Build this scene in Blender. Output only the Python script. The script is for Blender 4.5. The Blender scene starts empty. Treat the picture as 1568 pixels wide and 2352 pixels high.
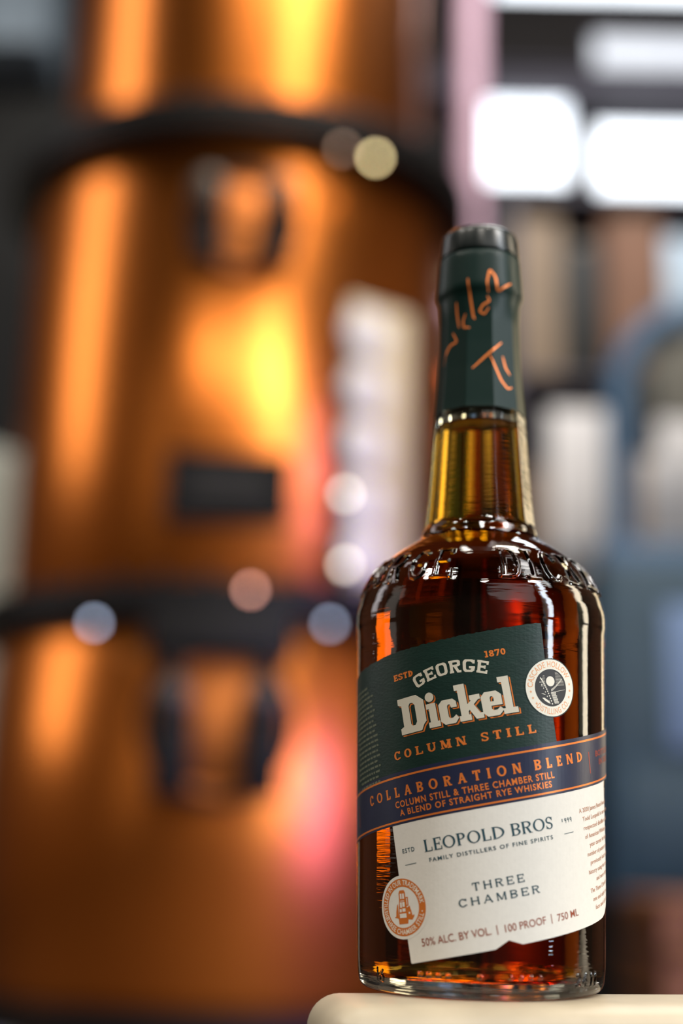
import bpy, bmesh, math, random
import numpy as np
from mathutils import Vector, Matrix
from mathutils.geometry import tessellate_polygon

random.seed(7)
SC = bpy.context.scene
COL = SC.collection
R = math.radians
PI = math.pi

# ------------------------------------------------------------------ camera
cam_data = bpy.data.cameras.new('camera')
cam_data.sensor_fit = 'VERTICAL'
cam_data.sensor_height = 36.0
cam_data.lens = 50.0
cam_data.clip_start = 0.01
cam_data.clip_end = 60
CAM_LOC = Vector((-0.04775, -0.47762, 0.04299))
PITCH, ROLL = R(13.3), R(1.264)
cam = bpy.data.objects.new('camera', cam_data)
COL.objects.link(cam)
_f = Vector((0, math.cos(PITCH), math.sin(PITCH)))
_u0 = Vector((0, -math.sin(PITCH), math.cos(PITCH)))
_r0 = Vector((1, 0, 0))
_r = _r0 * math.cos(ROLL) + _u0 * math.sin(ROLL)
_u = -_r0 * math.sin(ROLL) + _u0 * math.cos(ROLL)
mw = Matrix(((_r.x, _u.x, -_f.x, CAM_LOC.x), (_r.y, _u.y, -_f.y, CAM_LOC.y), (_r.z, _u.z, -_f.z, CAM_LOC.z), (0, 0, 0, 1)))
cam.matrix_world = mw
cam_data.dof.use_dof = True
cam_data.dof.focus_distance = 0.4425
cam_data.dof.aperture_fstop = 3.4
SC.camera = cam

# ------------------------------------------------------------------ world, light, exposure
world = bpy.data.worlds.new('world')
SC.world = world
world.use_nodes = True
bg = world.node_tree.nodes['Background']
bg.inputs['Color'].default_value = (0.80, 0.88, 1.0, 1)
bg.inputs['Strength'].default_value = 0.22
SC.view_settings.view_transform = 'Standard'
SC.view_settings.look = 'None'
SC.view_settings.gamma = 1.0
SC.view_settings.use_curve_mapping = False
SC.view_settings.exposure = 0.0
SC.cycles.max_bounces = 16
SC.cycles.transmission_bounces = 14
SC.cycles.glossy_bounces = 6
SC.cycles.diffuse_bounces = 3
SC.cycles.transparent_max_bounces = 12
SC.cycles.caustics_reflective = False
SC.cycles.caustics_refractive = True
SC.cycles.sample_clamp_indirect = 12.0
SC.cycles.use_denoising = True


def area(name, loc, target, sx, sy, radiance, color=(1, 1, 1), spread=180):
    """rectangular lamp; radiance is what the eye would see looking at it"""
    d = bpy.data.lights.new(name, 'AREA')
    d.shape = 'RECTANGLE'
    d.size, d.size_y = sx, sy
    d.energy = radiance * PI * sx * sy
    d.color = color
    d.spread = R(spread)
    o = bpy.data.objects.new(name, d)
    COL.objects.link(o)
    o.location = loc
    o.rotation_euler = (Vector(target) - Vector(loc)).to_track_quat('-Z', 'Y').to_euler()
    return o


def azi(a, dist, z):
    return (dist * math.sin(R(a)), -dist * math.cos(R(a)), z)


# strip and pendant lights around the bottle, plus an added key and left fill
area('soft_key_light', azi(26, 3.2, 1.9), (0, 0, 0.1), 2.6, 1.6, 1.4, (1.0, 0.97, 0.94))  # unseen soft key added to light the labels
area('cool_window_strip', azi(60, 2.6, 1.1), (0, 0, 0.15), 0.26, 2.6, 22, (0.86, 0.93, 1.0))
area('warm_strip_right', azi(104, 2.4, 0.9), (0, 0, 0.1), 0.34, 1.8, 11, (1.0, 0.86, 0.64))
area('warm_strip_behind', azi(146, 3.4, 0.9), (0, 0, 0.1), 0.5, 1.6, 3.0, (1.0, 0.80, 0.50))
area('left_fill_light', azi(-95, 3.0, 1.0), (0, 0, 0.12), 0.8, 2.0, 0.8, (1.0, 0.93, 0.82))  # weak fill light added at the left, out of view
for i, (a, d, z) in enumerate([(-42, 1.5, 2.3), (0, 1.7, 2.2), (30, 1.3, 2.4), (55, 1.9, 2.0), (-75, 1.6, 2.2)]):
    area('pendant_lamp_light', azi(a, d, z), (0, 0, 0.1), 0.24, 0.24, 85, (1.0, 0.93, 0.83))
# lights that the copper mirrors, then unseen ones added for sheen and background
area('still_window_left', (-4.8, 3.3, 3.8), (-0.43, 4.4, 2.4), 1.3, 5.6, 3.0, (1.0, 0.96, 0.98))
area('still_window_front', (1.45, -0.6, 2.3), (-0.43, 4.4, 1.6), 0.75, 1.6, 8.5, (1.0, 0.98, 0.94))
area('still_high_strip', (2.5, -0.4, 6.2), (-0.43, 4.4, 2.8), 0.9, 3.4, 6.5, (1.0, 0.95, 0.92))
area('violet_sheen_light', (3.4, 0.5, 0.3), (-0.2, 3.9, -0.1), 1.7, 2.0, 1.1, (0.24, 0.13, 1.0), 50)  # unseen light added for the pink sheen on the lower chamber
area('still_front_fill', (0.9, 1.9, 5.9), (0.2, 4.6, 1.0), 3.2, 1.2, 21.0, (1.0, 0.93, 0.82))  # unseen overhead fill added to brighten the still's front and gauge strip
area('background_fill', (1.8, 5.2, 6.2), (1.5, 6.6, 1.0), 2.2, 1.2, 16.0, (0.92, 0.96, 1.0))  # unseen overhead fill added for the background objects

# ------------------------------------------------------------------ materials


def lin(c):
    return tuple(((x / 255) / 12.92 if x / 255 <= 0.04045 else ((x / 255 + 0.055) / 1.055) ** 2.4) for x in c)


def new_mat(name):
    m = bpy.data.materials.new(name)
    m.use_nodes = True
    return m, m.node_tree, m.node_tree.nodes['Principled BSDF']


def mat(name, rgb, rough=0.6, metal=0.0, var=0.0, vscale=20.0, bump=0.0, bscale=200.0, stretch=(1, 1, 1), bdist=0.0005, coat=0.0, spec=0.5):
    m, nt, b = new_mat(name)
    col = lin(rgb)
    b.inputs['Base Color'].default_value = (*col, 1)
    b.inputs['Roughness'].default_value = rough
    b.inputs['Metallic'].default_value = metal
    b.inputs['Coat Weight'].default_value = coat
    b.inputs['Specular IOR Level'].default_value = spec
    tc = nt.nodes.new('ShaderNodeTexCoord')
    mp = nt.nodes.new('ShaderNodeMapping')
    mp.inputs['Scale'].default_value = stretch
    nt.links.new(tc.outputs['Object'], mp.inputs['Vector'])
    if var > 0:
        n = nt.nodes.new('ShaderNodeTexNoise')
        n.inputs['Scale'].default_value = vscale
        n.inputs['Detail'].default_value = 4
        nt.links.new(mp.outputs['Vector'], n.inputs['Vector'])
        r = nt.nodes.new('ShaderNodeValToRGB')
        r.color_ramp.elements[0].position = 0.3
        r.color_ramp.elements[1].position = 0.7
        r.color_ramp.elements[0].color = (*[c * (1 - var) for c in col], 1)
        r.color_ramp.elements[1].color = (*[min(1, c * (1 + var)) for c in col], 1)
        nt.links.new(n.outputs['Fac'], r.inputs['Fac'])
        nt.links.new(r.outputs['Color'], b.inputs['Base Color'])
    if bump > 0:
        n = nt.nodes.new('ShaderNodeTexNoise')
        n.inputs['Scale'].default_value = bscale
        n.inputs['Detail'].default_value = 3
        nt.links.new(mp.outputs['Vector'], n.inputs['Vector'])
        bp = nt.nodes.new('ShaderNodeBump')
        bp.inputs['Strength'].default_value = bump
        bp.inputs['Distance'].default_value = bdist
        nt.links.new(n.outputs['Fac'], bp.inputs['Height'])
        nt.links.new(bp.outputs['Normal'], b.inputs['Normal'])
    return m


def emit_mat(name, rgb, strength):
    m, nt, b = new_mat(name)
    b.inputs['Base Color'].default_value = (0.8, 0.8, 0.8, 1)
    b.inputs['Emission Color'].default_value = (*lin(rgb), 1)
    b.inputs['Emission Strength'].default_value = strength
    return m


# glass with fine horizontal moulding ripples
M_GLASS, nt, b = new_mat('bottle_glass')
b.inputs['Base Color'].default_value = (0.93, 0.96, 0.90, 1)
b.inputs['Roughness'].default_value = 0.0
b.inputs['IOR'].default_value = 1.5
b.inputs['Transmission Weight'].default_value = 1.0
tc = nt.nodes.new('ShaderNodeTexCoord')
mp = nt.nodes.new('ShaderNodeMapping')
mp.inputs['Scale'].default_value = (120, 120, 1150)
ns = nt.nodes.new('ShaderNodeTexNoise')
ns.inputs['Scale'].default_value = 1.0
ns.inputs['Detail'].default_value = 1.5
bp = nt.nodes.new('ShaderNodeBump')
bp.inputs['Strength'].default_value = 0.5
bp.inputs['Distance'].default_value = 0.00011
nt.links.new(tc.outputs['Object'], mp.inputs['Vector'])
nt.links.new(mp.outputs['Vector'], ns.inputs['Vector'])
nt.links.new(ns.outputs['Fac'], bp.inputs['Height'])
nt.links.new(bp.outputs['Normal'], b.inputs['Normal'])

for M_NAME, M_IOR in (('whiskey_against_glass', 1.36 / 1.5), ('whiskey_surface', 1.36)):
  M_W, nt, b = new_mat(M_NAME)
  b.inputs['Base Color'].default_value = (1, 1, 1, 1)
  b.inputs['Roughness'].default_value = 0.0
  b.inputs['IOR'].default_value = M_IOR
  b.inputs['Transmission Weight'].default_value = 1.0
  va = nt.nodes.new('ShaderNodeVolumeAbsorption')
  va.inputs['Color'].default_value = (0.91, 0.73, 0.0, 1)
  va.inputs['Density'].default_value = 165
  nt.links.new(va.outputs['Volume'], nt.nodes['Material Output'].inputs['Volume'])
M_WHISKEY = bpy.data.materials['whiskey_against_glass']
M_WHISKEY_TOP = bpy.data.materials['whiskey_surface']

M_GREEN_PAPER = mat('green_label_paper', (14, 44, 38), 0.42, bump=0.5, bscale=700, bdist=0.00012, stretch=(1, 1, 2.2), var=0.12, vscale=150)
M_NAVY_PAPER = mat('navy_label_paper', (36, 42, 68), 0.36, bump=0.35, bscale=600, bdist=0.00008, var=0.06, vscale=200)
M_CREAM_PAPER = mat('cream_label_paper', (232, 229, 221), 0.6, bump=0.35, bscale=1100, bdist=0.00008, var=0.02, vscale=600)
M_FOIL = mat('copper_foil_ink', (244, 136, 62), 0.36, metal=0.35, spec=0.5)
M_RUST_INK = mat('rust_ink', (172, 80, 28), 0.6)
M_ORANGE_INK = mat('orange_ink', (206, 112, 34), 0.6)
M_BROWN_INK = mat('brown_ink', (150, 66, 34), 0.6)
M_FAINT_BROWN = mat('faint_brown_ink', (196, 148, 122), 0.6)
M_TEAL_INK = mat('teal_ink', (16, 68, 82), 0.6)
M_CREAM_INK = mat('cream_ink', (214, 208, 190), 0.55)
M_WHITE_INK = mat('white_seal_paper', (236, 232, 218), 0.55)
M_GREY_INK = mat('grey_green_ink', (104, 112, 92), 0.55)
M_DARK_INK = mat('dark_engraving_ink', (42, 42, 44), 0.55)
M_RED_FOIL = mat('dull_red_foil_ink', (150, 66, 56), 0.4, metal=0.3)
M_CAPSULE = mat('green_capsule_film', (9, 36, 32), 0.36, bump=0.15, bscale=300, bdist=0.0001, spec=0.22)
M_CAP = mat('dark_green_cap', (6, 18, 18), 0.26, spec=0.5)
M_SLAB = mat('cream_painted_board', (186, 173, 149), 0.42, var=0.10, vscale=45, bump=0.1, bscale=500, bdist=0.0001)
M_COPPER = mat('polished_copper', (250, 143, 62), 0.29, metal=1.0, var=0.08, vscale=2.0)
M_HATCH = mat('worn_copper', (190, 112, 54), 0.5, metal=0.85, var=0.1, vscale=6)
M_COPPER_DARK = mat('tarnished_copper', (176, 84, 46), 0.45, metal=0.9, var=0.15, vscale=4)
M_BLACK = mat('black_iron', (16, 15, 14), 0.55, spec=0.25)
M_BOLT = mat('steel_bolt', (150, 145, 140), 0.3, metal=1.0)
M_STEEL = mat('brushed_steel', (226, 208, 170), 0.45, metal=0.0, var=0.06, vscale=6)
M_PALE = mat('pale_enamel', (238, 232, 224), 0.4, var=0.04, vscale=9)
M_PLATE = mat('black_nameplate', (12, 11, 10), 0.6, spec=0.15)
M_PLATE_INK = mat('grey_nameplate_ink', (50, 48, 42), 0.5)
M_WALL = mat('dark_hall_wall', (42, 38, 37), 0.9, var=0.2, vscale=1.2)
M_WALL_PALE = mat('warm_plaster_wall', (112, 98, 82), 0.9, var=0.1, vscale=1.0)
M_WALL_LEFT = mat('olive_grey_wall', (62, 62, 58), 0.9, var=0.2, vscale=1.2)
M_FLOOR = mat('concrete_floor', (74, 66, 58), 0.6, var=0.2, vscale=2)
M_CEIL = mat('dark_ceiling', (46, 44, 50), 0.9)
M_BEAM = mat('violet_grey_steel', (66, 60, 74), 0.5)
M_BLUE = mat('slate_blue_paint', (74, 106, 138), 0.45, var=0.08, vscale=4)
M_TEAL = mat('dark_teal_paint', (42, 72, 90), 0.5, var=0.15, vscale=3)
M_LIGHTBLUE = mat('light_blue_paint', (120, 148, 190), 0.5)
M_SHEET = mat('white_sheet', (236, 232, 232), 0.7, var=0.03, vscale=3)
M_CREAMTANK = mat('cream_plastic', (240, 236, 214), 0.5, var=0.03, vscale=3)
M_BOX = mat('brown_cardboard', (128, 106, 88), 0.8, var=0.12, vscale=5)
M_BOX2 = mat('tan_cardboard', (150, 130, 110), 0.8, var=0.12, vscale=5)
M_BOX3 = mat('rusty_cardboard', (130, 94, 74), 0.8, var=0.12, vscale=5)
M_WOOD = mat('rough_wood', (158, 108, 74), 0.8, var=0.3, vscale=8, stretch=(1, 6, 6))
M_PINK = mat('pink_pipe_metal', (226, 186, 208), 0.4, metal=0.0, var=0.05, vscale=4)
M_GREYMETAL = mat('grey_blue_sheet_metal', (160, 176, 190), 0.5, metal=0.2, var=0.06, vscale=3)
M_DARKCAB = mat('charcoal_paint', (17, 17, 15), 0.6)
M_SEAT_GREY = mat('grey_shelf_paint', (110, 108, 100), 0.6)
M_WINDOW = emit_mat('bright_window_glass', (238, 246, 255), 3.4)
M_WINDOW_SOFT = emit_mat('frosted_window_glass', (218, 226, 240), 0.95)

# ------------------------------------------------------------------ mesh helpers


def mesh_obj(name, verts, faces, m, parent=None, smooth=False, uneven=None):
    me = bpy.data.meshes.new(name)
    me.from_pydata([tuple(v) for v in verts], [], [tuple(f) for f in faces])
    me.update()
    if smooth:
        me.polygons.foreach_set('use_smooth', [True] * len(me.polygons))
        me.update()
    me.materials.append(m)
    o = bpy.data.objects.new(name, me)
    COL.objects.link(o)
    if parent is not None:
        o.parent = parent
    return o


def bm_obj(name, bm, m, parent=None, smooth=False, sharp=35):
    bmesh.ops.recalc_face_normals(bm, faces=bm.faces[:])
    me = bpy.data.meshes.new(name)
    if smooth:
        for f in bm.faces:
            f.smooth = True
        for e in bm.edges:
            if len(e.link_faces) == 2 and e.calc_face_angle(0) > R(sharp):
                e.smooth = False
    bm.to_mesh(me)
    bm.free()
    me.materials.append(m)
    o = bpy.data.objects.new(name, me)
    COL.objects.link(o)
    if parent is not None:
        o.parent = parent
    return o


def empty(name, loc=(0, 0, 0), rz=0.0):
    o = bpy.data.objects.new(name, None)
    o.empty_display_size = 0.1
    COL.objects.link(o)
    o.location = loc
    o.rotation_euler = (0, 0, rz)
    return o


def tag(o, label=None, cat=None, group=None, kind=None):
    if label:
        o['label'] = label
    if cat:
        o['category'] = cat
    if group:
        o['group'] = group
    if kind:
        o['kind'] = kind
    return o


def copy_tree(o, parent=None):
    c = o.copy()
    COL.objects.link(c)
    if parent is not None:
        c.parent = parent
    for ch in list(o.children):
        copy_tree(ch, c)
    return c


def add_box(bm, x0, x1, y0, y1, z0, z1, bev=0.0, seg=2, mtx=None):
    vs = [bm.verts.new((x, y, z)) for x in (x0, x1) for y in (y0, y1) for z in (z0, z1)]
    fs = [bm.faces.new([vs[i] for i in q]) for q in ((0, 1, 3, 2), (4, 6, 7, 5), (0, 4, 5, 1), (2, 3, 7, 6), (0, 2, 6, 4), (1, 5, 7, 3))]
    if bev > 0:
        es = list({e for f in fs for e in f.edges})
        r = bmesh.ops.bevel(bm, geom=es, offset=bev, segments=seg, profile=0.5, affect='EDGES')
        vs = list({v for f in r['faces'] for v in f.verts} | {v for v in vs if v.is_valid})
    if mtx is not None:
        for v in vs:
            v.co = mtx @ v.co


def add_lathe(bm, prof, n=64, cx=0, cy=0, a0=0.0, a1=2 * PI, close=False):
    """prof: list of (r, z)"""
    full = abs(a1 - a0 - 2 * PI) < 1e-6
    cols = n if full else n + 1
    rings = []
    for r, z in prof:
        if r < 1e-6:
            v = bm.verts.new((cx, cy, z))
            rings.append([v] * cols)
        else:
            rings.append([bm.verts.new((cx + r * math.cos(a0 + (a1 - a0) * k / n), cy + r * math.sin(a0 + (a1 - a0) * k / n), z)) for k in range(cols)])
    m = len(rings) if close else len(rings) - 1
    for i in range(m):
        A, B = rings[i], rings[(i + 1) % len(rings)]
        for k in range(n):
            q = [A[k], A[(k + 1) % cols], B[(k + 1) % cols], B[k]]
            u = []
            for v in q:
                if v not in u:
                    u.append(v)
            if len(u) >= 3:
                try:
                    bm.faces.new(u)
                except ValueError:
                    pass


def add_tube(bm, pts, r, n=10, cap=True):
    pts = [Vector(p) for p in pts]
    prev = None
    rings = []
    for i, p in enumerate(pts):
        t = (pts[min(i + 1, len(pts) - 1)] - pts[max(i - 1, 0)]).normalized()
        if prev is None:
            a = t.orthogonal().normalized()
        else:
            a = (prev - t * prev.dot(t)).normalized()
        prev = a
        b_ = t.cross(a)
        rr = r[i] if isinstance(r, (list, tuple)) else r
        rings.append([bm.verts.new(p + (a * math.cos(2 * PI * k / n) + b_ * math.sin(2 * PI * k / n)) * rr) for k in range(n)])
    for A, B in zip(rings, rings[1:]):
        for k in range(n):
            bm.faces.new((A[k], A[(k + 1) % n], B[(k + 1) % n], B[k]))
    if cap:
        bm.faces.new(rings[0])
        bm.faces.new(rings[-1])


def box_obj(name, m, parent, x0, x1, y0, y1, z0, z1, bev=0.0, seg=2):
    bm = bmesh.new()
    add_box(bm, x0, x1, y0, y1, z0, z1, bev, seg)
    return bm_obj(name, bm, m, parent, smooth=bev > 0)


def lathe_obj(name, m, parent, prof, n=64, cx=0, cy=0, **k):
    bm = bmesh.new()
    add_lathe(bm, prof, n, cx, cy, **k)
    return bm_obj(name, bm, m, parent, smooth=True)


def tube_obj(name, m, parent, pts, r, n=12):
    bm = bmesh.new()
    add_tube(bm, pts, r, n)
    return bm_obj(name, bm, m, parent, smooth=True)


# ------------------------------------------------------------------ the hall
bmw = bmesh.new()
add_box(bmw, -5.8, 5.8, -3.5, 9.3, -1.2, -1.0)
tag(bm_obj('floor', bmw, M_FLOOR), kind='structure')


def wall_with_holes(name, x0, x1, z0, z1, y, th, holes, m):
    """front-facing wall at y with rectangular openings"""
    xs = sorted({x0, x1, *[h[0] for h in holes], *[h[1] for h in holes]})
    zs = sorted({z0, z1, *[h[2] for h in holes], *[h[3] for h in holes]})
    bm = bmesh.new()
    for a, b_ in zip(xs, xs[1:]):
        for c, d in zip(zs, zs[1:]):
            mx, mz = (a + b_) / 2, (c + d) / 2
            if any(h[0] < mx < h[1] and h[2] < mz < h[3] for h in holes):
                continue
            add_box(bm, a, b_, y, y + th, c, d)
    bmesh.ops.remove_doubles(bm, verts=bm.verts[:], dist=1e-5)
    return tag(bm_obj(name, bm, m), kind='structure')


HOLES = [(0.93, 1.58, 4.74, 5.44), (1.72, 2.75, 4.52, 5.26), (1.72, 2.95, 5.64, 6.0), (0.98, 2.9, 6.27, 6.7)]
wall_with_holes('wall_back', -5.8, 5.8, -1.0, 7.6, 9.0, 0.2, HOLES, M_WALL)
box_obj('wall_left', M_WALL_PALE, None, -6.0, -5.8, -3.5, 9.3, -1.0, 7.6)['kind'] = 'structure'
box_obj('wall_right', M_WALL_PALE, None, 5.8, 6.0, -3.5, 9.3, -1.0, 7.6)['kind'] = 'structure'
box_obj('wall_front', M_WALL_PALE, None, -6.0, 6.0, -3.7, -3.5, -1.0, 7.6)['kind'] = 'structure'
box_obj('ceiling', M_CEIL, None, -6.0, 6.0, -3.7, 9.3, 7.6, 7.8)['kind'] = 'structure'
for i, h in enumerate(HOLES):
    w = empty('window_%d' % (i + 1), ((h[0] + h[1]) / 2, 9.0, h[2]))
    w['kind'] = 'structure'
    hw, hh = (h[1] - h[0]) / 2, h[3] - h[2]
    bm = bmesh.new()
    t = 0.03
    add_box(bm, -hw, hw, -0.02, 0.08, 0, t)
    add_box(bm, -hw, hw, -0.02, 0.08, hh - t, hh)
    add_box(bm, -hw, -hw + t, -0.02, 0.08, t, hh - t)
    add_box(bm, hw - t, hw, -0.02, 0.08, t, hh - t)
    bm_obj('window_frame', bm, M_BEAM, w)
    np_ = 2
    for k in range(np_):
        a = -hw + t + k * (2 * hw - 2 * t) / np_
        c = a + (2 * hw - 2 * t) / np_
        box_obj('pane', M_WINDOW_SOFT if i == 2 else M_WINDOW, w, a + 0.006, c - 0.006, 0.02, 0.04, t, hh - t)
b_ = empty('trim_1', (1.9, 8.7, 5.28))
b_['kind'] = 'structure'
bm = bmesh.new()
add_box(bm, -1.4, 2.3, -0.06, 0.06, 0, 0.03)
add_box(bm, -1.4, 2.3, -0.06, 0.06, 0.19, 0.22)
add_box(bm, -1.4, 2.3, -0.012, 0.012, 0.03, 0.19)
bm_obj('beam', bm, M_BEAM, b_)

# ------------------------------------------------------------------ copper still
SX, SY = -0.43, 4.4
still = empty('copper_still', (SX, SY, -1.0))
tag(still, 'tall copper still of stacked round chambers with black flanges behind the bottle', 'still')
still_z = 1.0   # still's local z offset above the world's zero


def zz(z):
    return z + still_z


def still_lathe(name, m, prof, n=96, parent=None):
    bm = bmesh.new()
    add_lathe(bm, [(r, zz(z)) for r, z in prof], n)
    return bm_obj(name, bm, m, parent or still, smooth=True)


o = still_lathe('lower_chamber', M_COPPER, [(0, -0.42), (0.76, -0.42), (0.79, -0.36), (0.795, 0.2), (0.785, 0.62), (0.75, 0.69), (0.70, 0.71), (0, 0.71)])
o['label'] = 'lowest copper chamber with a pinkish sheen on its right'
o = still_lathe('middle_chamber', M_COPPER, [(0, 0.76), (0.72, 0.76), (0.748, 0.80), (0.748, 2.16), (0.735, 2.22), (0.70, 2.28), (0, 2.28)])
o['label'] = 'middle copper chamber with black nameplate and gauge strip'
o = still_lathe('upper_chamber', M_COPPER, [(0, 2.30), (0.66, 2.30), (0.655, 2.40), (0.64, 3.1), (0.635, 4.3), (0.5, 4.55), (0.2, 4.7), (0, 4.72)])
o['label'] = 'upper narrower copper chamber with two bright vertical highlights'


def flange(z, r):
    fl = still_lathe('flange', M_BLACK, [(r - 0.13, z - 0.055), (r - 0.01, z - 0.055), (r, z - 0.046), (r, z - 0.006), (r - 0.006, z), (r, z + 0.006), (r, z + 0.046), (r - 0.01, z + 0.055), (r - 0.13, z + 0.055)], 128)
    bmb = bmesh.new()
    add_lathe(bmb, [(0, 0.03), (0.008, 0.028), (0.013, 0.02), (0.013, 0.0)], 8)
    me = bpy.data.meshes.new('bolt')
    bmesh.ops.recalc_face_normals(bmb, faces=bmb.faces[:])
    bmb.to_mesh(me)
    bmb.free()
    me.materials.append(M_BLACK)
    for k in range(36):
        a = 2 * PI * k / 36
        bo = bpy.data.objects.new('bolt', me)
        COL.objects.link(bo)
        bo.parent = fl
        bo.location = ((r - 0.035) * math.cos(a), (r - 0.035) * math.sin(a), zz(z + 0.055))
    return fl


flange(2.29, 0.84)
flange(0.735, 0.84)
# black skirt and feet under the lowest chamber
still_lathe('skirt', M_BLACK, [(0.80, -0.50), (0.82, -0.49), (0.82, -0.42), (0.78, -0.40), (0.0, -0.40)])
for k in range(4):
    a = PI / 4 + k * PI / 2
    bm = bmesh.new()
    add_box(bm, -0.06, 0.06, -0.06, 0.06, 0.0, 0.5, 0.006)
    add_box(bm, -0.11, 0.11, -0.11, 0.11, 0.0, 0.02)
    lg = bm_obj('leg', bm, M_BLACK, still)
    lg.location = (0.62 * math.cos(a), 0.62 * math.sin(a), 0)


def on_still(x, z, r, out=0.0):
    """a frame tangent to the chamber's front at offset x from its axis"""
    ph = math.asin(x / r)
    return Matrix.Translation(((r + out) * math.sin(ph), -(r + out) * math.cos(ph), zz(z))) @ Matrix.Rotation(ph, 4, 'Z')


def hatch(x, z, r, rad, lug, aw):
    """round manway with a yoke: axis points out of the chamber"""
    T = on_still(x, z, r)
    hub = bpy.data.objects.new('manway', None)
    bm = bmesh.new()
    add_lathe(bm, [(0, 0.0), (rad, 0.0), (rad, 0.05), (rad - 0.02, 0.06), (rad - 0.035, 0.055), (rad - 0.05, 0.065), (0, 0.085)], 48)
    for v in bm.verts:
        v.co = Matrix.Rotation(PI / 2, 4, 'X') @ v.co
    h = bm_obj('manway', bm, M_HATCH, still, smooth=True)
    h.matrix_local = T
    bpy.data.objects.remove(hub)
    bm = bmesh.new()
    add_tube(bm, [(rad * math.cos(a), -0.06, rad * math.sin(a)) for a in [2 * PI * k / 40 for k in range(41)]], 0.012, 8)
    bm_obj('clamp_ring', bm, M_BLACK, h, smooth=True)
    for s in (-1, 1):
        bm = bmesh.new()
        add_box(bm, s * lug - aw, s * lug + aw, -0.15, -0.07, -rad * 0.98, rad * 0.22, 0.012)
        add_box(bm, s * lug - 0.022, s * lug + 0.022, -0.10, 0.0, rad * 0.35, rad * 0.9, 0.006)
        bm_obj('clamp_arm', bm, M_BLACK, h, smooth=True)
        bm = bmesh.new()
        add_lathe(bm, [(0, 0.0), (0.045, 0.0), (0.055, 0.02), (0.05, 0.05), (0.02, 0.065), (0, 0.067)], 20)
        for v in bm.verts:
            v.co = Matrix.Translation((s * lug, -0.14, rad * 0.30)) @ (Matrix.Rotation(PI / 2, 4, 'X') @ v.co)
        bm_obj('clamp_knob', bm, mat('dull_grey_steel', (74, 68, 60), 0.45, metal=0.5) if 'dull_grey_steel' not in bpy.data.materials else bpy.data.materials['dull_grey_steel'], h, smooth=True)
    return h


hatch(0.055, 1.92, 0.748, 0.165, 0.108, 0.045)
h2 = hatch(0.045, 0.375, 0.79, 0.21, 0.125, 0.055)
# bracket hanging from the lower flange over the lower manway
bm = bmesh.new()
add_box(bm, -0.21, 0.21, -0.10, 0.0, -0.02, 0.11, 0.01)
br = bm_obj('hinge_bracket', bm, M_BLACK, still, smooth=True)
br.matrix_local = on_still(0.045, 0.58, 0.79)
# nameplate
bm = bmesh.new()
NP = 10
w0, hgt = 0.185, 0.155
vs = []
for k in range(NP + 1):
    x = -w0 + 2 * w0 * k / NP
    vs.append(x)
add_box(bm, -0.185, 0.185, -0.05, -0.025, -0.108, 0.108, 0.004)
np_o = bm_obj('nameplate', bm, M_PLATE, still)
np_o.matrix_local = on_still(0.045, 1.075, 0.748)
for k, (a, c, z) in enumerate([(-0.12, 0.10, 0.042), (-0.10, 0.12, 0.012), (-0.13, 0.13, -0.015)]):
    lt = box_obj('engraved_line', M_PLATE_INK, np_o, a, c, -0.0515, -0.0495, z - 0.005, z + 0.005)
for sx_ in (-1, 1):
    for sz_ in (-1, 1):
        box_obj('standoff', M_BLACK, np_o, sx_ * 0.16 - 0.01, sx_ * 0.16 + 0.01, -0.026, 0.03, sz_ * 0.06 - 0.01, sz_ * 0.06 + 0.01)
# gauge strip with five round sight glasses
bm = bmesh.new()
add_box(bm, -0.10, 0.145, -0.06, -0.03, 0.80, 1.72, 0.01)
gs = bm_obj('gauge_strip', bm, M_STEEL, still, smooth=True)
gs.matrix_local = Matrix.Translation((0, 0, -1.0 + still_z + 1.0 - still_z)) @ on_still(0.445, 0.0, 0.748)
for z in (1.60, 1.42, 1.24, 1.06, 0.90):
    bm = bmesh.new()
    add_lathe(bm, [(0, 0.0), (0.078, 0.0), (0.084, 0.012), (0.078, 0.03), (0.066, 0.034), (0, 0.034)], 32)
    for v in bm.verts:
        v.co = Matrix.Translation((-0.055, -0.062, z)) @ (Matrix.Rotation(PI / 2, 4, 'X') @ v.co)
    bm_obj('sight_glass', bm, M_PALE, gs, smooth=True)
bm = bmesh.new()
gs.location.z += 0.0

# glowing beads added on the still, standing in for its blurred highlights
def glint_obj(x, y, z, rgb, s, r, label, grp=None):
    e = empty('glint_bead', (x, y, z))
    tag(e, label, 'glint', grp)
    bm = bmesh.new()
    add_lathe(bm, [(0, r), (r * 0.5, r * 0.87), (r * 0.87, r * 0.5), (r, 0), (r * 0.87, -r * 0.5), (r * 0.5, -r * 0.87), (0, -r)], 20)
    bm_obj('glint_ball', bm, emit_mat('glint_glow', rgb, s), e, smooth=True)
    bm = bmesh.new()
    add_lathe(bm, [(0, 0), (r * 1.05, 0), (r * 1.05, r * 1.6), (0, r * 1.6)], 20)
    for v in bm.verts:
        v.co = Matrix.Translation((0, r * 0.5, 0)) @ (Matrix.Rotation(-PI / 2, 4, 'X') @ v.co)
    bm_obj('glint_base', bm, M_BLACK, e, smooth=True)
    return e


def at(px, py, y):
    """world point seen at a photograph pixel at depth y (used for the small blurred items)"""
    F_ = 50 / 36 * 2352
    d = _f + _r * ((px - 784) / F_) - _u * ((py - 1176) / F_)
    return CAM_LOC + d * ((y - CAM_LOC.y) / d.y)


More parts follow.
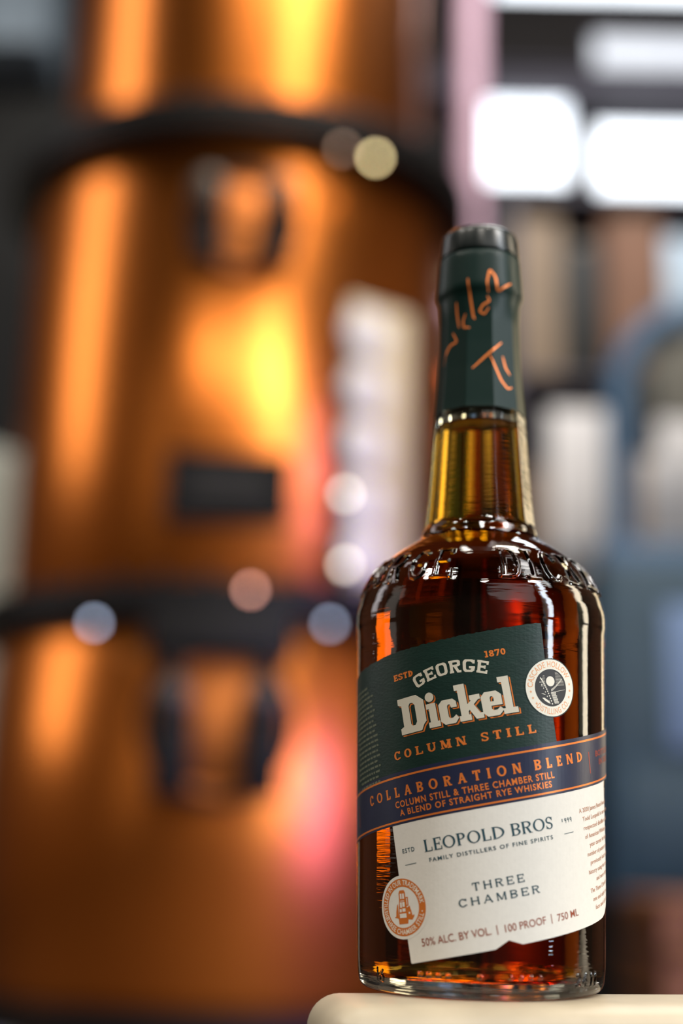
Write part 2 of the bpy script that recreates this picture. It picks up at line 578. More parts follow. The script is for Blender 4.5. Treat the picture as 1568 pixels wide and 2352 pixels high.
for px, py, y, rgb, s, r, lb in [
    (862, 362, 3.72, (232, 208, 150), 19, 0.011, 'warm bright added glint bead on the upper flange of the still'),
    (786, 342, 3.60, (120, 90, 70), 12, 0.012, 'faint brown added glint bead beside the warm one on the upper flange'),
    (216, 1431, 3.74, (140, 150, 172), 15, 0.011, 'blue-grey added glint bead at the left of the lower flange'),
    (757, 1433, 3.74, (134, 144, 166), 13, 0.011, 'blue-grey added glint bead at the right of the lower flange, beside the bottle'),
    (575, 1355, 3.60, (190, 130, 110), 16, 0.011, 'pinkish added glint bead above the middle of the lower flange'),
    (792, 1135, 3.78, (240, 226, 206), 9, 0.012, 'pale added glint bead on the gauge strip, upper of two'),
    (792, 1298, 3.78, (240, 226, 200), 9, 0.012, 'pale added glint bead low on the gauge strip, lower of two'),
    (640, 470, 3.62, (110, 100, 80), 10, 0.013, 'dim olive added glint bead on the upper manway clamp'),
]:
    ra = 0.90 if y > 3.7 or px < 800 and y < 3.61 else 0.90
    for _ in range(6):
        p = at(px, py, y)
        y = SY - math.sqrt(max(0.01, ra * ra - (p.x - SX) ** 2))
    glint_obj(p.x, p.y, p.z, rgb, s, r, lb)

# ------------------------------------------------------------------ things left and right of the still
# cream tank behind the still on the left
t = empty('storage_tank', (-2.05, 6.4, -1.0))
tag(t, 'cream round storage tank standing behind the left side of the still', 'tank')
lathe_obj('tank_body', M_CREAMTANK, t, [(0, 0), (0.54, 0), (0.58, 0.04), (0.58, 2.7), (0.52, 2.86), (0.2, 2.98), (0, 3.0)], 64)
lathe_obj('lid', M_DARKCAB, t, [(0.0, 2.97), (0.2, 2.97), (0.2, 3.07), (0.17, 3.1), (0, 3.1)], 32)
# dark cabinet above/behind it
t = empty('control_cabinet', (-2.35, 7.4, -1.0))
tag(t, 'tall charcoal control cabinet in the dark left of the still', 'cabinet')
box_obj('cabinet_body', M_DARKCAB, t, -0.9, 0.74, -0.3, 0.3, 0.0, 5.3, 0.02)
d_ = box_obj('door', M_DARKCAB, t, -0.86, 0.58, -0.335, -0.302, 0.12, 5.2, 0.008)
tube_obj('handle', M_STEEL, d_, [(-0.7, -0.34, 2.2), (-0.7, -0.38, 2.22), (-0.7, -0.38, 2.5), (-0.7, -0.34, 2.52)], 0.012)
t = empty('air_duct', (-2.9, 8.2, 5.15))
tag(t, 'grey-blue sheet metal air duct high in the upper left corner', 'duct')
box_obj('duct_body', M_GREYMETAL, t, -1.4, 0.85, -0.3, 0.3, 0.0, 0.75, 0.02)
for x in (-0.9, 0.0, 0.8):
    bm = bmesh.new()
    add_box(bm, x - 0.02, x + 0.02, -0.33, 0.33, -0.03, 0.78)
    bm_obj('duct_flange', bm, M_GREYMETAL, t)
# pink vertical pipe
t = empty('vapor_pipe', (0.52, 5.6, -1.0))
tag(t, 'pale pink vertical vapour pipe rising between still and windows', 'pipe')
tube_obj('pipe', M_PINK, t, [(0, 0, 3.6), (0, 0, 8.5)], 0.062, 24)
tube_obj('elbow', M_PINK, t, [(0, 0, 3.62), (0, 0, 3.5), (-0.05, -0.03, 3.4), (-0.16, -0.1, 3.36), (-0.3, -0.25, 3.36)], 0.062, 20)
lathe_obj('pipe_flange', M_STEEL, t, [(0.05, 3.56), (0.10, 3.56), (0.10, 3.62), (0.05, 3.62)], 32)
# dark red copper column between still and bottle
t = empty('copper_column', (0.40, 5.2, -1.0))
tag(t, 'narrow dark red copper column standing right behind the still', 'column')
lathe_obj('column_pipe', M_COPPER_DARK, t, [(0, 0.0), (0.09, 0.0), (0.09, 2.9), (0.05, 3.0), (0, 3.0)], 32)
for z in (1.0, 2.0, 2.85):
    lathe_obj('pipe_flange', M_COPPER_DARK, t, [(0.08, z), (0.125, z), (0.125, z + 0.05), (0.08, z + 0.05)], 32)
# pale round gauge beside the warm glint bead
p = at(925, 430, 5.62)
t = empty('pressure_gauge', p)
tag(t, 'pale round pressure gauge beside the warm glint bead near the upper flange', 'gauge')
bm = bmesh.new()
add_lathe(bm, [(0, 0.0), (0.075, 0.0), (0.08, 0.01), (0.08, 0.05), (0, 0.05)], 32)
for v in bm.verts:
    v.co = Matrix.Rotation(-PI / 2, 4, 'X') @ v.co
bm_obj('gauge_case', bm, M_STEEL, t, smooth=True)
bm = bmesh.new()
add_lathe(bm, [(0, -0.004), (0.066, -0.004), (0.066, 0.0)], 32)
for v in bm.verts:
    v.co = Matrix.Rotation(-PI / 2, 4, 'X') @ v.co
bm_obj('dial', bm, M_SHEET, t)
tube_obj('stem', M_STEEL, t, [(0.07, 0.03, 0), (0.2, 0.03, 0)], 0.015)
# second white hanging sheet strip left of the bright window
# shelving with boxes
t = empty('storage_rack', (1.5, 7.3, -1.0))
tag(t, 'dark steel storage rack under the bright windows', 'rack')
for x in (-0.62, 0.95):
    for y in (-0.3, 0.3):
        box_obj('post', M_BEAM, t, x - 0.03, x + 0.03, y - 0.03, y + 0.03, 0, 4.75)
for z in (1.2, 2.4, 3.62, 4.72):
    box_obj('shelf', M_BEAM, t, -0.62, 0.95, -0.33, 0.33, z - 0.03, z)
RB = [(1.04, 3.62, 0.24, 0.50, 0.96, M_BOX2, 'tall tan carton on the rack\'s third shelf, leftmost of its row'),
      (1.29, 3.62, 0.22, 0.5, 0.82, M_DARKCAB, 'charcoal crate between two cartons on the rack\'s third shelf'),
      (1.58, 3.62, 0.32, 0.5, 0.98, M_BOX3, 'rusty brown carton right of the charcoal crate on the rack'),
      (1.93, 3.62, 0.34, 0.5, 0.86, M_GREYMETAL, 'grey metal box near the right end of the rack\'s third shelf'),
      (1.14, 2.4, 0.40, 0.5, 0.70, M_BOX, 'brown carton on the rack\'s second shelf beside the arched frame'),
      (1.60, 2.4, 0.40, 0.5, 0.85, M_BOX2, 'tan carton on the rack\'s second shelf behind the blue arch'),
      (2.1, 2.4, 0.40, 0.5, 0.6, M_BOX, 'low brown carton on the rack\'s second shelf, right end')]
for x, z, w, d, h, m_, lb in RB:
    bx = empty('carton' if m_ is not M_DARKCAB else 'crate', (x, 7.3, z - 1.0))
    tag(bx, lb, 'box', 'cartons on the storage rack')
    box_obj('box_body', m_, bx, -w / 2, w / 2, -d / 2, d / 2, 0.001, h, 0.004)
    box_obj('tape', M_BOX2 if m_ is not M_BOX2 else M_BOX, bx, -0.025, 0.025, -d / 2 - 0.001, d / 2 + 0.001, h - 0.05, h + 0.001)

# blue arched machine
t = empty('filling_machine', (1.52, 5.5, -1.0))
tag(t, 'slate blue arched machine with teal body at the right edge', 'machine')
arch = [(-0.36, 0, 2.25), (-0.36, 0, 3.0)]
for k in range(1, 13):
    a = PI - (PI) * k / 12
    arch.append((0.06 + 0.42 * math.cos(a), 0, 3.0 + 0.42 * math.sin(a)))
arch += [(0.48, 0, 2.25)]
tube_obj('arch_tube', M_BLUE, t, arch, 0.062, 16)
box_obj('cross_beam', M_BLUE, t, -0.46, 0.58, -0.08, 0.08, 2.20, 2.34, 0.01)
box_obj('machine_body', M_TEAL, t, -0.52, 0.62, -0.35, 0.45, 0.85, 2.20, 0.03)
box_obj('door', M_LIGHTBLUE, t, -0.27, 0.10, -0.375, -0.352, 1.45, 2.02, 0.01)
box_obj('front_panel', M_TEAL, t, -0.44, 0.54, -0.37, -0.352, 0.92, 1.38, 0.01)
box_obj('backing_plate', M_SEAT_GREY, t, -0.22, 0.44, 0.03, 0.05, 2.92, 3.34, 0.004)
box_obj('side_bracket', M_DARKCAB, t, -0.30, -0.20, -0.03, 0.04, 2.75, 3.12, 0.004)
for x in (-0.45, 0.55):
    for y in (-0.28, 0.38):
        box_obj('leg', M_DARKCAB, t, x - 0.04, x + 0.04, y - 0.04, y + 0.04, 0, 0.85)
# white sheets
for x0, x1, y, z0, z1, lb in [(0.96, 1.235, 6.2, 1.46, 2.17, 'white upright panel left of the blue arch, beside the bottle neck'),
                             (1.42, 1.92, 6.15, 1.5, 2.14, 'white upright panel inside the blue arch')]:
    t = empty('white_panel', ((x0 + x1) / 2, y, z0))
    tag(t, lb, 'panel', 'white upright panels')
    w = (x1 - x0) / 2
    box_obj('sheet', M_SHEET, t, -w, w, 0, 0.02, 0, z1 - z0, 0.006)
    box_obj('stand', M_GREYMETAL, t, -w, w, 0.02, 0.07, -0.05, 0.0)
    box_obj('stand', M_GREYMETAL, t, -0.02, 0.02, 0.02, 0.07, -z0 - 1.0, -0.05)
# pallet on the floor
t = empty('wooden_pallet', (1.5, 4.55, -1.0))
tag(t, 'stack of rough brown wooden pallets in front of the machine\'s base', 'pallet')
for lv in range(5):
    z = lv * 0.19
    for y in (-0.3, -0.1, 0.1, 0.3):
        box_obj('plank', M_WOOD, t, -0.5, 0.6, y - 0.07, y + 0.07, z + 0.12, z + 0.15)
    for x in (-0.45, 0.05, 0.55):
        box_obj('block', M_WOOD, t, x - 0.05, x + 0.05, -0.35, 0.35, z, z + 0.12)

# ------------------------------------------------------------------ board under the bottle
t = empty('wooden_rail', (0, 0, 0), R(10))
tag(t, 'thick cream painted rail with rounded edges carrying the whiskey bottle', 'rail')
bm = bmesh.new()
add_box(bm, -0.0580, 0.60, -0.0530, -0.0035, -0.045, 0.0, 0.0098, 8)
bm_obj('rail_top', bm, M_SLAB, t, smooth=True)
for x in (-0.02, 0.56):
    for y in (-0.028,):
        box_obj('post', M_SLAB, t, x - 0.018, x + 0.018, y - 0.018, y + 0.018, -1.0, -0.044, 0.003)

# ------------------------------------------------------------------ the bottle
bottle = empty('whiskey_bottle', (0, 0, 0))
tag(bottle, 'round-shouldered clear whiskey bottle with green, navy and cream labels on the cream board', 'bottle')
TH0 = R(-5.7)          # bottle's facet direction


def P3(th, r, z):
    """th: angle from the bottle's front (towards -Y), positive to the right; r, z in mm"""
    return (r * math.sin(th) / 1000, -r * math.cos(th) / 1000, z / 1000)


OUT = [(0.0, 34.6), (0.35, 36.3), (1.2, 37.9), (2.6, 38.8), (5.0, 39.3), (8.0, 39.55), (37, 40.15), (78, 41.0), (112.5, 41.55), (113.6, 41.6), (115.4, 41.9),
       (118, 41.95), (120.5, 41.75), (122.3, 41.3), (125.5, 40.4), (128.4, 39.1), (132.9, 36.7), (137.5, 32.6), (140.2, 29.4), (142.2, 26.6), (144.2, 23.6), (145.6, 21.6),
       (146.8, 20.4), (148.2, 19.9), (149.4, 19.5), (150.4, 18.75), (153.1, 18.3), (168.6, 17.06), (184.4, 15.95), (192.0, 15.45), (196.0, 14.6), (222, 13.0), (246, 12.6), (250, 12.4)]
OZ = np.array([a for a, b in OUT])
OR = np.array([b for a, b in OUT])


def pchip(x, y):
    h = np.diff(x)
    d = np.diff(y) / h
    m = np.zeros_like(y)
    for i in range(1, len(y) - 1):
        if d[i - 1] * d[i] > 0:
            w1, w2 = 2 * h[i] + h[i - 1], h[i] + 2 * h[i - 1]
            m[i] = (w1 + w2) / (w1 / d[i - 1] + w2 / d[i])
    m[0], m[-1] = d[0], d[-1]

    def f(t):
        t = np.atleast_1d(np.asarray(t, float))
        k = np.clip(np.searchsorted(x, t) - 1, 0, len(h) - 1)
        s = (t - x[k]) / h[k]
        return ((1 + 2 * s) * (1 - s) ** 2 * y[k] + s * (1 - s) ** 2 * h[k] * m[k] + s * s * (3 - 2 * s) * y[k + 1] + s * s * (s - 1) * h[k] * m[k + 1])
    return f


r_out = pchip(OZ, OR)


def facet(z):
    """how decagonal the neck is at height z"""
    return np.clip((z - 149.3) / 2.5, 0, 1) * np.clip((226 - z) / 10.0, 0, 1)


def facet_r(th, z):
    n = 10
    a = np.mod(th - TH0 + PI / n, 2 * PI / n) - PI / n
    return 1 + facet(z) * (math.cos(PI / n) / np.cos(a) * 1.012 - 1)


# ---- skeleton strokes of the embossed glass letters (unit height)
def arc(cx, cy, rx, ry, a0, a1, n=10):
    return [(cx + rx * math.cos(R(a0 + (a1 - a0) * k / n)), cy + ry * math.sin(R(a0 + (a1 - a0) * k / n))) for k in range(n + 1)]


SK = {
    'G': [arc(.36, .5, .34, .5, 50, 325), [(.62, .22), (.62, .46), (.40, .46)]],
    'E': [[(.1, 0), (.1, 1)], [(.0, 1), (.62, 1), (.62, .84)], [(.1, .52), (.5, .52)], [(.0, 0), (.66, 0), (.66, .18)]],
    'O': [arc(.36, .5, .34, .5, 0, 360, 16)],
    'R': [[(.1, 0), (.1, 1), (.4, 1)] + arc(.4, .75, .24, .25, 90, -90, 6) + [(.1, .5)], [(.36, .5), (.66, 0)], [(0, 0), (.24, 0)]],
    'D': [[(.0, 0), (.35, 0)] + arc(.35, .5, .32, .5, -90, 90, 8) + [(0, 1)], [(.12, 0), (.12, 1)]],
    'I': [[(.2, 0), (.2, 1)], [(0, 0), (.4, 0)], [(0, 1), (.4, 1)]],
    'C': [arc(.36, .5, .34, .5, 48, 312), [(.6, .9), (.6, .7)]],
    'K': [[(.1, 0), (.1, 1)], [(.64, 1), (.12, .45)], [(.28, .6), (.66, 0)], [(0, 0), (.22, 0)], [(0, 1), (.22, 1)], [(.5, 1), (.76, 1)], [(.52, 0), (.78, 0)]],
    'L': [[(.1, 0), (.1, 1)], [(0, 1), (.24, 1)], [(0, 0), (.6, 0), (.6, .2)]],
    '2': [arc(.3, .74, .26, .26, 160, -20, 8) + [(.02, 0), (.6, 0)]],
    '4': [[(.45, 0), (.45, 1), (.0, .3), (.65, .3)]],
    '1': [[(.15, .8), (.3, 1), (.3, 0)]],
    '6': [[(.5, .95), (.15, .6)] + arc(.3, .3, .26, .3, 160, 520, 14)],
    'i': [[(.1, 0), (.16, .8)], [(.18, .98), (.19, 1.0)]],
}


def seg_dist(px, py, a, b):
    ax, ay = a
    dx, dy = b[0] - ax, b[1] - ay
    L = dx * dx + dy * dy + 1e-12
    t = np.clip(((px - ax) * dx + (py - ay) * dy) / L, 0, 1)
    return np.hypot(px - ax - t * dx, py - ay - t * dy)


# columns (dense at the front), rows (dense where there is relief)
th_cols = np.concatenate([np.arange(-104, 92, 0.3), np.arange(92, 256, 2.0)])
th_cols = np.radians(th_cols)
rows = np.concatenate([np.linspace(0.0, 1.2, 6), np.arange(1.5, 9.6, 0.25), [12, 20, 37, 60, 90, 108], np.arange(111.5, 125.5, 0.6), np.arange(125.6, 141.0, 0.16), np.arange(141.0, 146.5, 0.3),
                       np.arange(146.6, 152.5, 0.3), np.linspace(153, 196, 30), np.linspace(200, 250, 14)])
s_arc = np.concatenate([[0], np.cumsum(np.hypot(np.diff(rows), np.diff(r_out(rows))))])   # length along the profile
TT, ZZ = np.meshgrid(th_cols, rows)
RR = r_out(ZZ.ravel()).reshape(ZZ.shape) * facet_r(TT, ZZ)
disp = np.zeros_like(RR)
SS = np.interp(ZZ, rows, s_arc)


def emboss(ch, th_deg, z_base, h, width, hw, amp):
    """ch centred on angle th_deg; height h measured along the profile in mm"""
    global disp
    s0 = float(np.interp(z_base, rows, s_arc))
    rm = float(r_out(np.interp(s0 + h / 2, s_arc, rows))[0])
    sk = SK[ch]
    wmax = max(p[0] for st in sk for p in st)
    X = (TT - R(th_deg)) * rm / width + wmax / 2
    Y = (SS - s0) / h
    msk = (X > -0.4) & (X < wmax + 0.4) & (Y > -0.3) & (Y < 1.3)
    if not msk.any():
        return
    x, y = X[msk] * width, Y[msk] * h
    dist = np.full(x.shape, 99.0)
    for st in sk:
        for a, b_ in zip(st, st[1:]):
            dist = np.minimum(dist, seg_dist(x, y, (a[0] * width, a[1] * h), (b_[0] * width, b_[1] * h)))
    prof = np.clip(1.25 - dist / hw, 0, 1)
    prof = prof * prof * (3 - 2 * prof)
    disp[msk] = np.maximum(disp[msk], amp * prof)


for ch, a in zip('GEORGE', (-96, -80, -65, -52, -37.5, -24)):
    emboss(ch, a, 127.3, 11.9, 8.2, 0.85, 1.0)
for ch, a in zip('DICKEL', (8.5, 20, 31, 46, 61, 75)):
    emboss(ch, a, 127.3, 11.9, 8.2, 0.85, 1.0)


def dot(th_deg, z, rad, amp):
    dist = np.hypot((TT - R(th_deg)) * 39.5, ZZ - z)
    m_ = dist < rad
    disp[m_] = np.maximum(disp[m_], amp * np.sqrt(np.clip(1 - (dist[m_] / rad) ** 2, 0, 1)))


for a in (-32.5, -28.3, -23.9, -19.4, -5.8, 7.4, 11.9, 16.2, 20.8):
    dot(a, 6.9, 0.85, 0.55)
for ch, a in zip('2411', (42.5, 47.5, 52.0, 56.0)):
    emboss(ch, a, 4.2, 3.4, 3.0, 0.42, 0.4)
emboss('i', -58.6, 3.9, 3.6, 3.2, 0.42, 0.4)
emboss('6', -55.4, 3.9, 3.4, 3.2, 0.42, 0.4)
RR = RR + disp

ncol, nrow = len(th_cols), len(rows)
V = np.stack([RR * np.sin(TT), -RR * np.cos(TT), ZZ], -1).reshape(-1, 3) / 1000
F_list = []
idx = np.arange(nrow * ncol).reshape(nrow, ncol)
A = idx[:-1, :]
B_ = np.roll(idx, -1, axis=1)[:-1, :]
C_ = np.roll(idx, -1, axis=1)[1:, :]
D_ = idx[1:, :]
quads = np.stack([A, B_, C_, D_], -1).reshape(-1, 4)
verts = V.tolist()
faces = quads.tolist()
# underside: contact ring then shallow punt
base = len(verts)
ncz = ncol
punt = [(31.5, 0.0), (29.5, 0.6), (26, 2.0), (15, 3.4), (6, 3.9)]
prev = list(range(0, ncol))
for r_, z_ in punt:
    cur = []
    for t_ in th_cols:
        cur.append(len(verts))
        verts.append(P3(t_, r_, z_))
    for k in range(ncol):
        faces.append((prev[(k + 1) % ncol], prev[k], cur[k], cur[(k + 1) % ncol]))
    prev = cur
c0 = len(verts)
verts.append((0, 0, 0.00395))
for k in range(ncol):
    faces.append((prev[(k + 1) % ncol], prev[k], c0))
# inner wall
FILL = 187.0
IN = [(0.0, 9.6), (12, 9.1), (22, 7.7), (29, 5.9), (33, 4.9), (35.6, 5.0), (36.6, 6.6), (37.0, 11), (37.4, 37), (38.2, 78), (38.7, 111), (38.9, 118), (38.0, 123), (36.2, 127.8), (33.5, 132), (29.5, 136.2),
      (25, 139.9), (21, 142.6), (18.0, 144.6), (16.4, 147), (15.6, 150), (15.1, 154), (13.9, 168.6), (12.8, 184.4), (12.2, 192), (11.0, 200), (9.6, 222), (9.3, 250)]
NI = 144
ring_prev = None
rf = float(np.interp(FILL, [z for r, z in IN[6:]], [r for r, z in IN[6:]]))
# below the fill line the whiskey's own skin is the boundary to the glass; above it the inner wall meets air
for i, (r_, z_) in enumerate([(rf, FILL)] + [p for p in IN if p[1] > FILL]):
    cur = []
    for k in range(NI):
        cur.append(len(verts))
        verts.append(P3(2 * PI * k / NI, r_, z_))
    for k in range(NI):
        k2 = (k + 1) % NI
        if ring_prev is not None:
            faces.append((ring_prev[k2], ring_prev[k], cur[k], cur[k2]))
    ring_prev = cur
# rim: bridge outer top and inner top through a matching ring at the inner radius
cur = []
for t_ in th_cols:
    cur.append(len(verts))
    verts.append(P3(t_, 9.3, 250.0))
toprow = idx[-1].tolist()
for k in range(ncol):
    k2 = (k + 1) % ncol
    faces.append((toprow[k], toprow[k2], cur[k2], cur[k]))
g = mesh_obj('glass_body', verts, faces, M_GLASS, bottle, smooth=True)
me = g.data
bm = bmesh.new()
bm.from_mesh(me)
bmesh.ops.remove_doubles(bm, verts=[v for v in bm.verts if abs(v.co.z - 0.25) < 1e-6 and v.co.x ** 2 + v.co.y ** 2 < 0.0095 ** 2], dist=2e-5)
for e in bm.edges:
    if len(e.link_faces) == 2 and e.calc_face_angle(0) > R(28):
        e.smooth = False
bmesh.ops.recalc_face_normals(bm, faces=bm.faces[:])
bm.to_mesh(me)
bm.free()
g['label'] = 'clear glass with raised shoulder lettering and decagonal neck'

# the whiskey fills the inside up to the neck; it touches the glass all round
wp = [p for p in IN if p[1] < FILL or p[0] < 12] if False else [p for p in IN if p[1] < FILL]
wp += [(rf, FILL), (rf - 0.5, FILL - 0.35), (rf - 1.6, FILL - 0.55), (0, FILL - 0.6)]
bm = bmesh.new()
add_lathe(bm, [(r_ / 1000, z_ / 1000) for r_, z_ in wp], NI)
w_ = bm_obj('whiskey', bm, M_WHISKEY, bottle, smooth=True, sharp=60)
w_.data.materials.append(M_WHISKEY_TOP)
for f_ in w_.data.polygons:
    if min((w_.data.vertices[v].co.z for v in f_.vertices)) > (FILL - 0.7) / 1000:
        f_.material_index = 1
w_['label'] = 'amber whiskey, deep red in the body and golden in the neck'

# cap and capsule
cap_prof = [(0.0, 258.6), (11.5, 258.6), (12.7, 258.3), (13.4, 257.5), (13.75, 256.2), (14.25, 250.2), (14.3, 249.5), (14.15, 249.1), (13.7, 248.9), (12.0, 248.9)]
o = lathe_obj('cap', M_CAP, bottle, [(r_ / 1000, z_ / 1000) for r_, z_ in cap_prof], 96)
o['label'] = 'glossy near-black green stopper top'
cz = [(248.85, 12.5), (248.8, 13.8), (248.3, 14.3), (247.4, 14.5), (244.0, 14.75), (236.2, 15.3), (234.6, 15.35), (233.6, 15.0), (232.6, 14.5), (230.6, 14.25), (224, 13.85), (215, 14.0), (206, 14.4), (196, 15.2), (192.3, 15.5), (190.6, 15.7)]


def cap_facet(th, z):
    f = float(np.clip((231 - z) / 8, 0, 1))
    n = 10
    a = (th - TH0 + PI / n) % (2 * PI / n) - PI / n
    return 1 + f * (math.cos(PI / n) / math.cos(a) * 1.018 - 1)


cv, cf = [], []
NC = 360
cprof = []
for (za, ra), (zb, rb) in zip(cz, cz[1:]):
    n_ = max(1, int(abs(za - zb) / 1.2))
    for k in range(n_):
        cprof.append((za + (zb - za) * k / n_, ra + (rb - ra) * k / n_))
cprof.append(cz[-1])
for z_, r_ in cprof:
    for k in range(NC):
        t_ = 2 * PI * k / NC
        cv.append(P3(t_, r_ * cap_facet(t_, z_), z_))
for i in range(len(cprof) - 1):
    for k in range(NC):
        k2 = (k + 1) % NC
        cf.append((i * NC + k, (i + 1) * NC + k, (i + 1) * NC + k2, i * NC + k2))
capsule = mesh_obj('capsule', cv, cf, M_CAPSULE, bottle, smooth=True)
capsule['label'] = 'dark green faceted neck capsule with a copper signature'
CZ = np.array([c[0] for c in cprof][::-1])
CR = np.array([c[1] for c in cprof][::-1])


def cap_r(th, z):
    return float(np.interp(z, CZ[:-3], CR[:-3])) * cap_facet(th, z)


SIG = [[(6.2, 232.2), (3.7, 235.6), (7.6, 240.5), (15.4, 237.9), (18.0, 233.2), (22.2, 233.0), (26.5, 233.9)], [(4.9, 230.8), (8.7, 229.1), (-1.3, 227.6), (-6.3, 225.3), (1.1, 224.2), (7.4, 226.7)],
       [(-40.8, 229.5), (-40.8, 224.7), (-37.7, 220.1)], [(-21.4, 237.2), (-18.8, 230.2), (-15.0, 223.3), (-12.5, 222.6)], [(-26.5, 224.7), (-30.6, 222.1), (-29.2, 219.7), (-20.0, 219.4)],
       [(-48.8, 218.7), (-40.6, 215.2), (-54.2, 214.3), (-67.6, 207.9)], [(27.6, 214.5), (3.5, 209.1), (-16.2, 204.4)], [(8.5, 209.1), (14.9, 205.6), (24.4, 200.6), (34.9, 197.8), (41.9, 198.5)],
       [(29.0, 209.5), (33.5, 205.4), (40.3, 203.1)], [(22.2, 233.4), (31.1, 235.0), (39.5, 236.5)]]
sv, sf = [], []
for st in SIG:
    p = np.array(st, float)
    q = [p[0]]
    for a_, b2 in zip(p, p[1:]):
        n_ = 8
        for k in range(1, n_ + 1):
            q.append(a_ + (b2 - a_) * k / n_)
    q = np.array(q)
    for _ in range(3):
        q[1:-1] = (q[:-2] + 2 * q[1:-1] + q[2:]) / 4
    xy = np.stack([np.radians(q[:, 0]) * 14.4, q[:, 1]], -1)
    tg = np.gradient(xy, axis=0)
    tg /= np.linalg.norm(tg, axis=1)[:, None] + 1e-9
    nr_ = np.stack([-tg[:, 1], tg[:, 0]], -1)
    b0 = len(sv)
    for k in range(len(xy)):
        wdt = 0.37 * (0.55 + 0.45 * math.sin(PI * k / (len(xy) - 1)))
        for s_ in (-1, 0, 1):
            pt = xy[k] + nr_[k] * wdt * s_
            th_ = pt[0] / 14.4
            sv.append(P3(th_, cap_r(th_, pt[1]) + (0.10 if s_ == 0 else 0.06), pt[1]))
    for k in range(len(xy) - 1):
        for s_ in (0, 1):
            a_ = b0 + k * 3 + s_
            sf.append((a_, a_ + 1, a_ + 4, a_ + 3))
sig = mesh_obj('signature', sv, sf, M_FOIL, capsule, smooth=True)
sig['label'] = 'copper foil handwritten signature strokes'

# ------------------------------------------------------------------ labels: drawn flat in millimetres, wrapped round the glass
TILT = R(10.9)
CT, ST = math.cos(TILT), math.sin(TILT)


def wrap(u, v, off):
    th = u / 41.0
    return P3(th, float(r_out(min(max(v, 9), 112))[0]) + off, v)


def clip_strip(poly, x0, x1):
    def cut(pts, s, x):
        out = []
        for i in range(len(pts)):
            a, b2 = pts[i], pts[(i + 1) % len(pts)]
            ia, ib = s * (a[0] - x) >= 0, s * (b2[0] - x) >= 0
            if ia:
                out.append(a)
            if ia != ib:
                t_ = (x - a[0]) / (b2[0] - a[0])
                out.append((x, a[1] + t_ * (b2[1] - a[1])))
        return out
    p = cut(poly, 1, x0)
    if len(p) >= 3:
        p = cut(p, -1, x1)
    return p if len(p) >= 3 else None


def tri_area(t_):
    return 0.5 * ((t_[1][0] - t_[0][0]) * (t_[2][1] - t_[0][1]) - (t_[2][0] - t_[0][0]) * (t_[1][1] - t_[0][1]))


def wrapped(name, polys, m, parent, off, tilt=True, step=1.4):
    """polys: convex polygons in (p, q); tilt rotates them into (u, v)"""
    vv, ff = [], []
    key = {}
    for poly in polys:
        uv = [(p * CT - q * ST, p * ST + q * CT) if tilt else (p, q) for p, q in poly]
        a_ = sum(uv[i][0] * uv[(i + 1) % len(uv)][1] - uv[(i + 1) % len(uv)][0] * uv[i][1] for i in range(len(uv)))
        if abs(a_) < 1e-7:
            continue
        if a_ < 0:
            uv = uv[::-1]
        lo, hi = min(p[0] for p in uv), max(p[0] for p in uv)
        k0, k1 = math.floor(lo / step), math.ceil(hi / step)
        for k in range(k0, max(k1, k0 + 1)):
            c = clip_strip(uv, k * step, (k + 1) * step) if k1 - k0 > 1 else uv
            if not c:
                continue
            ids = []
            for u, v in c:
                kk = (round(u, 4), round(v, 4))
                if kk not in key:
                    key[kk] = len(vv)
                    vv.append(wrap(u, v, off))
                if key[kk] not in ids:
                    ids.append(key[kk])
            if len(ids) >= 3:
                ff.append(ids)
    return mesh_obj(name, vv, ff, m, parent)


def tess(loops):
    """loops: outer then holes, list of (x, y) -> triangles"""
    vl = [[Vector((x, y, 0)) for x, y in lp] for lp in loops]
    flat = [p for lp in loops for p in lp]
    return [[flat[i] for i in t_] for t_ in tessellate_polygon(vl)]


def rect(x0, y0, x1, y1):
    return [(x0, y0), (x1, y0), (x1, y1), (x0, y1)]


def ell_ring(cx, cy, rx, ry, wx, wy=None, a0=0, a1=360, n=28, octo=0.0):
    wy = wx if wy is None else wy
    out = []
    for k in range(n):
        q = []
        for j, s in ((k, 0), (k + 1, 0), (k + 1, 1), (k, 1)):
            a = R(a0 + (a1 - a0) * j / n)
            ca, sa = math.cos(a), math.sin(a)
            if octo > 0:
                e = 1 / max(abs(ca), abs(sa), (abs(ca) + abs(sa)) / (1 + (1 - octo)))
                e2 = e
            else:
                e2 = 1
            q.append((cx + (rx - wx * s) * ca * e2, cy + (ry - wy * s) * sa * e2))
        out.append(q)
    return out


def bar(x0, y0, x1, y1, w):
    """diagonal bar whose ends are cut level; w is the horizontal width"""
    return [(x0 - w / 2, y0), (x0 + w / 2, y0), (x1 + w / 2, y1), (x1 - w / 2, y1)]


